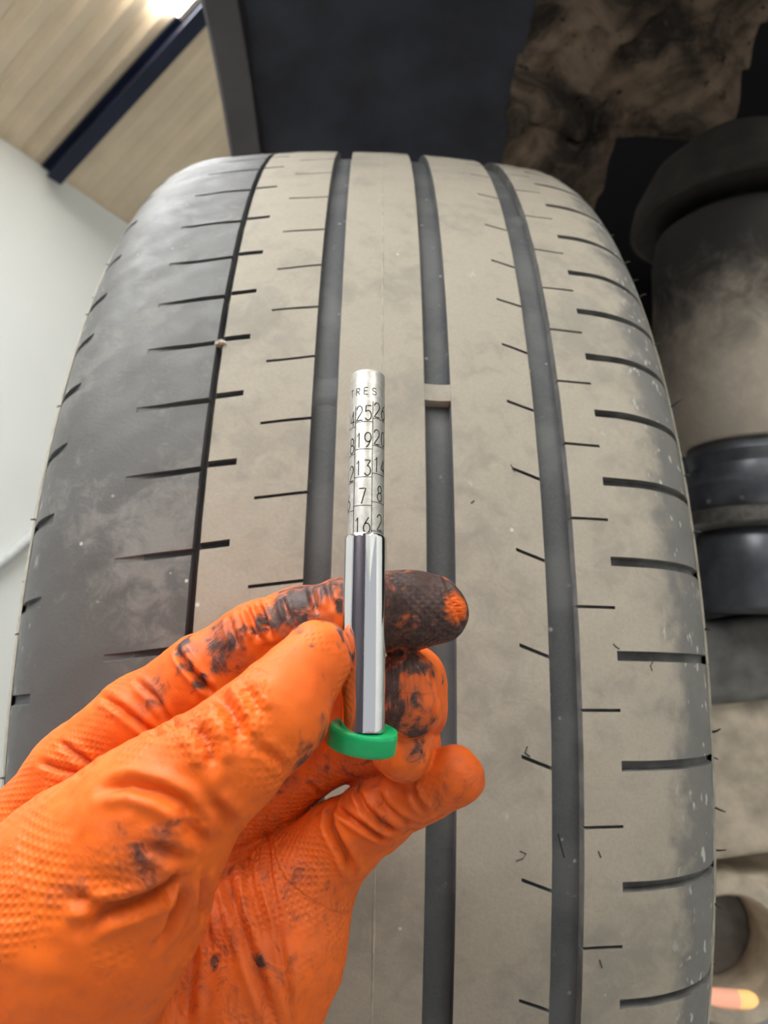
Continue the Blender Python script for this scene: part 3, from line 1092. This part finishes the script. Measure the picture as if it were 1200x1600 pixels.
def surface_nets(S):
    nx, ny, nz = S.shape
    neg = S < 0
    c = np.zeros((nx-1, ny-1, nz-1), np.uint8)
    for dx in (0, 1):
        for dy in (0, 1):
            for dz in (0, 1):
                c += neg[dx:nx-1+dx, dy:ny-1+dy, dz:nz-1+dz]
    act = (c > 0) & (c < 8)
    idx = np.full(act.shape, -1, np.int64)
    I = np.argwhere(act)
    idx[act] = np.arange(len(I))
    acc = np.zeros((len(I), 3)); cnt = np.zeros(len(I))
    cor = [(x, y, z) for x in (0, 1) for y in (0, 1) for z in (0, 1)]
    val = {q: S[I[:, 0]+q[0], I[:, 1]+q[1], I[:, 2]+q[2]].astype(float) for q in cor}
    for q in cor:
        for ax in range(3):
            if q[ax] == 0:
                q2 = list(q); q2[ax] = 1; q2 = tuple(q2)
                a, b = val[q], val[q2]
                m = (a < 0) != (b < 0)
                t = np.where(m, a/(a-b+1e-12), 0)
                P = np.tile(np.array(q, float), (len(I), 1)); P[:, ax] += t
                acc += P*m[:, None]; cnt += m
    V = (acc/cnt[:, None] + I)*RES + lo
    quads = []
    for ax in range(3):
        o1, o2 = [(1, 2), (2, 0), (0, 1)][ax]
        sl0 = [slice(1, -1)]*3; sl1 = [slice(1, -1)]*3
        sl0[ax] = slice(0, -1); sl1[ax] = slice(1, None)
        a = neg[tuple(sl0)]; b = neg[tuple(sl1)]
        e = np.argwhere(a != b)
        s = a[a != b]
        off = np.array([1, 1, 1]); off[ax] = 0
        e = e + off
        def g(d1, d2):
            p = e.copy(); p[:, o1] -= d1; p[:, o2] -= d2
            return idx[p[:, 0], p[:, 1], p[:, 2]]
        q = np.stack([g(1, 1), g(0, 1), g(0, 0), g(1, 0)], 1)
        q[~s] = q[~s][:, ::-1]
        quads.append(q)
    return V, np.concatenate(quads)


HV, HF = surface_nets(BODY)
HF = HF[(HF >= 0).all(1)]
edges = np.concatenate([HF[:, [0, 1]], HF[:, [1, 2]], HF[:, [2, 3]], HF[:, [3, 0]]])


def smooth_pass(V, lam):
    S = np.zeros_like(V); c = np.zeros(len(V))
    np.add.at(S, edges[:, 0], V[edges[:, 1]]); np.add.at(c, edges[:, 0], 1)
    np.add.at(S, edges[:, 1], V[edges[:, 0]]); np.add.at(c, edges[:, 1], 1)
    return V + lam*(S/c[:, None]-V)


for _ in range(2):
    HV = smooth_pass(HV, 0.5); HV = smooth_pass(HV, -0.45)


def normals(V):
    n = np.cross(V[HF[:, 2]]-V[HF[:, 0]], V[HF[:, 3]]-V[HF[:, 1]])
    NN = np.zeros_like(V)
    for k in range(4):
        np.add.at(NN, HF[:, k], n)
    return NN/(np.linalg.norm(NN, axis=1, keepdims=True)+1e-12)


NV = normals(HV)
bvh = BVHTree.FromPolygons(HV.tolist(), HF.tolist())


def hit(px, py):
    v = pc(px, py, 1.0); v /= np.linalg.norm(v)
    h = bvh.ray_cast(Vector((0, 0, 0)), Vector(v))
    return None if h[0] is None else np.array(h[0])


def polyline(pix, n=14):
    P = []
    for (a, b), (c, d) in zip(pix[:-1], pix[1:]):
        for i in range(n):
            q = hit(a+(c-a)*i/n, b+(d-b)*i/n)
            if q is not None:
                P.append(q)
    return np.array(P)


DISP = np.zeros(len(HV))
# (outline of the crease, half width mm, depth mm, ridge height mm)
folds = [
    ([(276, 1016), (292, 1040), (312, 1064), (332, 1084)], 0.9, 1.5, 0.9),
    ([(157, 1086), (190, 1108), (225, 1135), (252, 1152)], 1.0, 1.0, 0.5),
    ([(212, 1062), (240, 1090), (262, 1122), (280, 1140)], 0.9, 0.7, 0.4),
    ([(92, 1160), (120, 1180), (148, 1200)], 1.0, 0.9, 0.4),
    ([(62, 1190), (95, 1204), (130, 1212)], 1.0, 0.8, 0.3),
    ([(386, 950), (394, 972), (404, 1000)], 0.8, 0.9, 0.7),
    ([(402, 942), (414, 968), (424, 996)], 0.8, 0.9, 0.7),
    ([(356, 962), (362, 985), (372, 1010)], 0.9, 0.6, 0.5),
    ([(440, 932), (446, 950), (452, 968)], 0.7, 0.5, 0.4),
    ([(484, 918), (490, 940), (496, 958)], 0.8, 0.6, 0.4),
    ([(510, 908), (516, 935), (520, 950)], 0.8, 0.5, 0.4),
    # thumb
    ([(300, 1133), (318, 1148), (330, 1172), (332, 1200)], 1.5, 1.1, 0.9),
    ([(340, 1088), (358, 1102), (372, 1128), (376, 1160)], 1.6, 1.2, 1.0),
    ([(378, 1075), (392, 1092), (404, 1120)], 1.5, 0.8, 0.7),
    ([(160, 1232), (203, 1226), (250, 1238), (284, 1256), (308, 1288)], 1.4, 1.0, 0.8),
    ([(232, 1322), (258, 1332), (290, 1345)], 1.2, 0.9, 0.6),
    ([(280, 1280), (300, 1300), (330, 1318)], 1.2, 0.6, 0.6),
    ([(128, 1452), (165, 1430), (206, 1416), (240, 1402), (264, 1388), (286, 1364)], 1.6, 2.0, 0.9),
    ([(288, 1378), (282, 1410), (268, 1445), (248, 1480)], 1.4, 1.4, 0.7),
    ([(110, 1400), (150, 1418), (180, 1412)], 1.3, 0.7, 0.6),
    ([(400, 1165), (430, 1185), (450, 1200)], 1.0, 0.5, 0.4),
    ([(330, 1250), (352, 1272), (362, 1290)], 1.2, 0.7, 0.6),
    # palm
    ([(412, 1264), (418, 1330), (430, 1420), (446, 1520), (456, 1600)], 0.9, 0.55, 0.35),
    ([(316, 1370), (318, 1420), (326, 1480)], 1.3, 0.8, 0.6),
    ([(350, 1360), (372, 1440), (405, 1530), (432, 1610)], 1.4, 0.9, 0.7),
    ([(300, 1480), (296, 1540), (290, 1600)], 1.6, 0.9, 0.6),
    ([(380, 1330), (396, 1400), (420, 1470)], 1.3, 0.6, 0.5),
    # little finger
    ([(530, 1238), (518, 1268), (516, 1292), (526, 1312), (540, 1338), (552, 1368)], 1.2, 1.6, 0.8),
    ([(526, 1262), (556, 1284), (584, 1302), (606, 1314)], 0.9, 1.2, 0.7),
    ([(556, 1232), (570, 1262), (596, 1288), (626, 1302)], 0.9, 1.0, 0.7),
    ([(590, 1240), (604, 1262), (628, 1280), (650, 1288)], 0.9, 0.7, 0.6),
    ([(640, 1226), (650, 1250), (668, 1272)], 0.9, 0.6, 0.5),
    ([(486, 1226), (500, 1238), (524, 1240)], 0.9, 0.9, 0.4),
    # middle finger back fold
    ([(664, 1036), (676, 1064), (680, 1100), (672, 1140)], 0.8, 0.6, 0.5),
    ([(654, 1032), (662, 1046), (668, 1062)], 0.7, 0.6, 0.4),
    # index tip seam
    ([(694, 902), (706, 925), (716, 955), (722, 980)], 0.8, 0.7, 0.4),
]
for pix, wd, dp, rg in folds:
    wd *= 0.8; dp *= 1.3; rg *= 1.05
    P = polyline(pix)
    if len(P) < 3:
        continue
    mn, mx = P.min(0)-8, P.max(0)+8
    sel = np.where(((HV > mn) & (HV < mx)).all(1))[0]
    d2 = np.full(len(sel), 1e9); tt = np.zeros(len(sel))
    for i, p in enumerate(P):
        dd = ((HV[sel]-p)**2).sum(1)
        m = dd < d2
        d2[m] = dd[m]; tt[m] = i/(len(P)-1)
    d = np.sqrt(d2)
    env = np.clip(np.minimum(tt, 1-tt)*5+0.25, 0, 1)
    DISP[sel] += env*(-dp*np.exp(-(d/wd)**2) + rg*np.exp(-((d-2.1*wd)/(1.1*wd))**2))
DISP = np.clip(DISP, -2.8, 1.7)


def vnoise(P, sc, seed):
    """smooth value noise on points"""
    r2 = np.random.default_rng(seed)
    T = r2.random((32, 32, 32))
    q = P/sc; i = np.floor(q).astype(int); f = q-i; f = f*f*(3-2*f)
    out = 0
    for dx in (0, 1):
        for dy in (0, 1):
            for dz in (0, 1):
                w_ = (f[:, 0] if dx else 1-f[:, 0])*(f[:, 1] if dy else 1-f[:, 1])*(f[:, 2] if dz else 1-f[:, 2])
                out = out + w_*T[(i[:, 0]+dx) % 32, (i[:, 1]+dy) % 32, (i[:, 2]+dz) % 32]
    return out-0.5


DISP += 0.9*vnoise(HV, 9.0, 1) + 0.5*vnoise(HV, 4.0, 2) + 0.3*vnoise(HV, 2.2, 3)

# glove grip lattice: raised diamonds along each finger (axial / girth coordinates)
bones = []
for nodes in (thumb, thenar, index_, middle, ring_, pinky):
    bones += list(zip(nodes[:-1], nodes[1:]))
bones += palm
bd = np.full(len(HV), 1e9); UVs = np.zeros((len(HV), 2))
acc_s = 0.0
GM = np.zeros(len(HV))
for a, b in bones:
    pa, pb = np.array(a[:3]), np.array(b[:3])
    ab = pb-pa; L = np.linalg.norm(ab); ax = ab/L
    rel = HV-pa
    t = np.clip(rel@ax, 0, L)
    perp = rel - t[:, None]*ax
    rr_ = a[3]+(b[3]-a[3])*t/L
    dist = np.abs(np.linalg.norm(rel-t[:, None]*ax, axis=1)-rr_)
    e1 = np.array([0.03, 0.02, -1.0]); e1 = e1-ax*(e1@ax); e1 /= np.linalg.norm(e1); e2 = np.cross(ax, e1)
    ang = np.arctan2(perp@e2, perp@e1)
    m = dist < bd
    bd[m] = dist[m]
    UVs[m, 0] = (rel@ax + acc_s)[m]
    UVs[m, 1] = (ang*(0.5*(a[3]+b[3])))[m]
    GM[m] = (np.clip((np.linalg.norm(perp, axis=1)/rr_ - 0.55)/0.3, 0, 1)*(abs(ax[2]) < 0.6))[m]
    acc_s += L
HV2 = HV + NV*DISP[:, None]

# grime, plus palm shade painted by broad patches: centre pixel, radius mm, strength
grime_shade = [(612, 930, 15, 1.2), (650, 915, 14, 1.2), (690, 930, 12, 1.2), (640, 985, 14, 1.1), (690, 975, 11, 1.1), (615, 1000, 9, 0.7), (722, 960, 5, 1.0),
         (608, 1045, 7.5, 0.80), (616, 1120, 8.5, 0.85), (650, 1143, 8, 0.72), (640, 1085, 11, 0.52), (604, 1085, 6, 0.85),
         (650, 1180, 6, 0.62), (470, 935, 9.5, 0.95), (445, 955, 8, 0.8), (505, 925, 7, 0.8), (415, 965, 5, 0.6), (345, 1000, 8.5, 0.62), (352, 1025, 7, 0.55), (285, 1013, 3.5, 0.9),
         (296, 1040, 3.0, 0.75), (312, 1062, 3.0, 0.7), (240, 1072, 6, 0.42), (232, 1098, 4, 0.4), (505, 968, 5, 0.5), (480, 1185, 6, 0.62), (505, 1150, 5, 0.6), (455, 1215, 5, 0.5),
         (245, 1328, 5, 0.52), (225, 1352, 9, 0.40), (215, 1330, 8, 0.3), (337, 1497, 2.0, 0.9), (318, 1545, 3.2, 0.55), (404, 1505, 1.5, 0.8), (350, 1500, 6, 0.33), (690, 1225, 8, 0.33), (640, 1235, 8, 0.33),
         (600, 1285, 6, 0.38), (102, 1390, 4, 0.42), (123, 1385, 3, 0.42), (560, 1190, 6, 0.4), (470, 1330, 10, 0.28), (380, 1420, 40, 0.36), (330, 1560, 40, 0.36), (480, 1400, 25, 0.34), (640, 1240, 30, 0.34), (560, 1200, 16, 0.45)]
DIRT_SHADE = np.zeros(len(HV))
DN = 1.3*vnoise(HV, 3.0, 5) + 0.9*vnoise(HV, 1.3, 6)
for px, py, r_, s in grime_shade:
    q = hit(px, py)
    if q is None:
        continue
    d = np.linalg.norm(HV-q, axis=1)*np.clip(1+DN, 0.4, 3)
    DIRT_SHADE = np.maximum(DIRT_SHADE, s*np.clip(1.25-d/r_, 0, 1))
DIRT_SHADE = np.minimum(DIRT_SHADE, 0.86)
q = hit(716, 948)
if q is not None:                                        # rubbed clean patch on the finger end
    DIRT_SHADE -= 0.9*np.clip(1.3-np.linalg.norm(HV-q, axis=1)/4.0, 0, 1)
# deeper creases get a darker orange
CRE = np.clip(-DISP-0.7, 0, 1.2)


def glove_mat():
    n = N('orange_nitrile_glove')
    v = n.coord()
    at_ = n.attr('dirt_shade')['Fac']; cr = n.attr('crease')['Fac']
    uv = n.attr('grip')['Vector']
    us_ = n.sep(uv)
    # diamond lattice
    p = n.math('ADD', us_[0], us_[1]); q = n.math('SUBTRACT', us_[0], us_[1])
    s1 = n.math('ABSOLUTE', n.math('SINE', n.math('MULTIPLY', p, 1.5)))
    s2 = n.math('ABSOLUTE', n.math('SINE', n.math('MULTIPLY', q, 1.5)))
    dia = n.math('MULTIPLY', s1, s2)
    patch = n.ramp(n.noise(v, 38, 2), 0.46, 0.62)
    dia = n.math('MULTIPLY', n.math('MULTIPLY', n.math('POWER', dia, 1.6), us_[2]), patch)
    big = n.noise(v, 45, 4, 0.6)
    fine = n.noise(v, 700, 5, 0.65)
    streak = n.noise(n.coord((1, 1.6, 0.8)), 160, 6, 0.75, 1.2)
    base = n.mix(n.ramp(big, 0.3, 0.7), (0.74, 0.118, 0.008), (0.86, 0.150, 0.010))
    base = n.mix(n.math('MULTIPLY', n.ramp(streak, 0.55, 0.75), 0.22), base, (0.42, 0.12, 0.05))
    df = n.math('ADD', at_, n.math('MULTIPLY', n.math('SUBTRACT', streak, 0.5), 2.6))
    df = n.ramp(df, 0.34, 0.78)
    df = n.math('MULTIPLY', df, n.ramp(at_, 0.05, 0.62))
    grim = n.mix(n.ramp(fine, 0.35, 0.65), (0.018, 0.016, 0.017), (0.06, 0.045, 0.042))
    film_shade = n.math('MULTIPLY', n.ramp(at_, 0.05, 0.8), 0.62)  # dirt film that also paints the palm's shade
    base = n.mix(film_shade, base, (0.22, 0.07, 0.045))
    col = n.mix(n.math('MULTIPLY', df, 0.94), base, grim)
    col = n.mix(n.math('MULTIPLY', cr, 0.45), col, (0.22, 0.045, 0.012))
    speck = n.math('MULTIPLY', n.ramp(n.voro(v, 230), 0.06, 0.03), n.ramp(n.noise(v, 60, 2), 0.55, 0.62))
    col = n.mix(n.math('MULTIPLY', speck, 0.7), col, (0.06, 0.02, 0.015))
    hgt = n.math('ADD', n.math('MULTIPLY', dia, 0.9), n.math('MULTIPLY', fine, 0.18))
    nrm = n.bump(hgt, 0.55, 0.0005)
    nrm = n.bump(streak, 0.25, 0.0008, nrm)
    n.b.inputs['Subsurface Weight'].default_value = 0.0
    return n.fin(col, n.ramp(streak, 0.3, 0.7, 0.46, 0.62), 0, nrm, 0.32)


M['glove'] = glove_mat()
wr = cw(pc(-60, 1980, 186))
person = tag(empty('person', tuple(wr)), 'left hand in a greasy orange grip glove pinching the tread gauge', 'person')
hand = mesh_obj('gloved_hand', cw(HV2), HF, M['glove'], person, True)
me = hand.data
for nm_, arr in (('dirt_shade', DIRT_SHADE), ('crease', CRE)):
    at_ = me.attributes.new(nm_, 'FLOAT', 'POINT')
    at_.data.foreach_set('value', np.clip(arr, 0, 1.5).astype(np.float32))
at_ = me.attributes.new('grip', 'FLOAT_VECTOR', 'POINT')
at_.data.foreach_set('vector', np.concatenate([UVs, GM[:, None]], 1).astype(np.float32).ravel())

# glove cuff and work sleeve, out of frame below
M['sleeve'] = plain('dark_work_sleeve', (0.02, 0.022, 0.03), 0.9, 0, 0.2, 200)
s0, s1 = cw(pc(-20, 1930, 186)), cw(pc(-330, 2520, 200))
sd = s1-s0
tube('sleeve', [s0+sd*f for f in (0.0, 0.02, 0.25, 0.6, 1.0)], [0.030, 0.037, 0.040, 0.043, 0.047], M['sleeve'], person, 40)
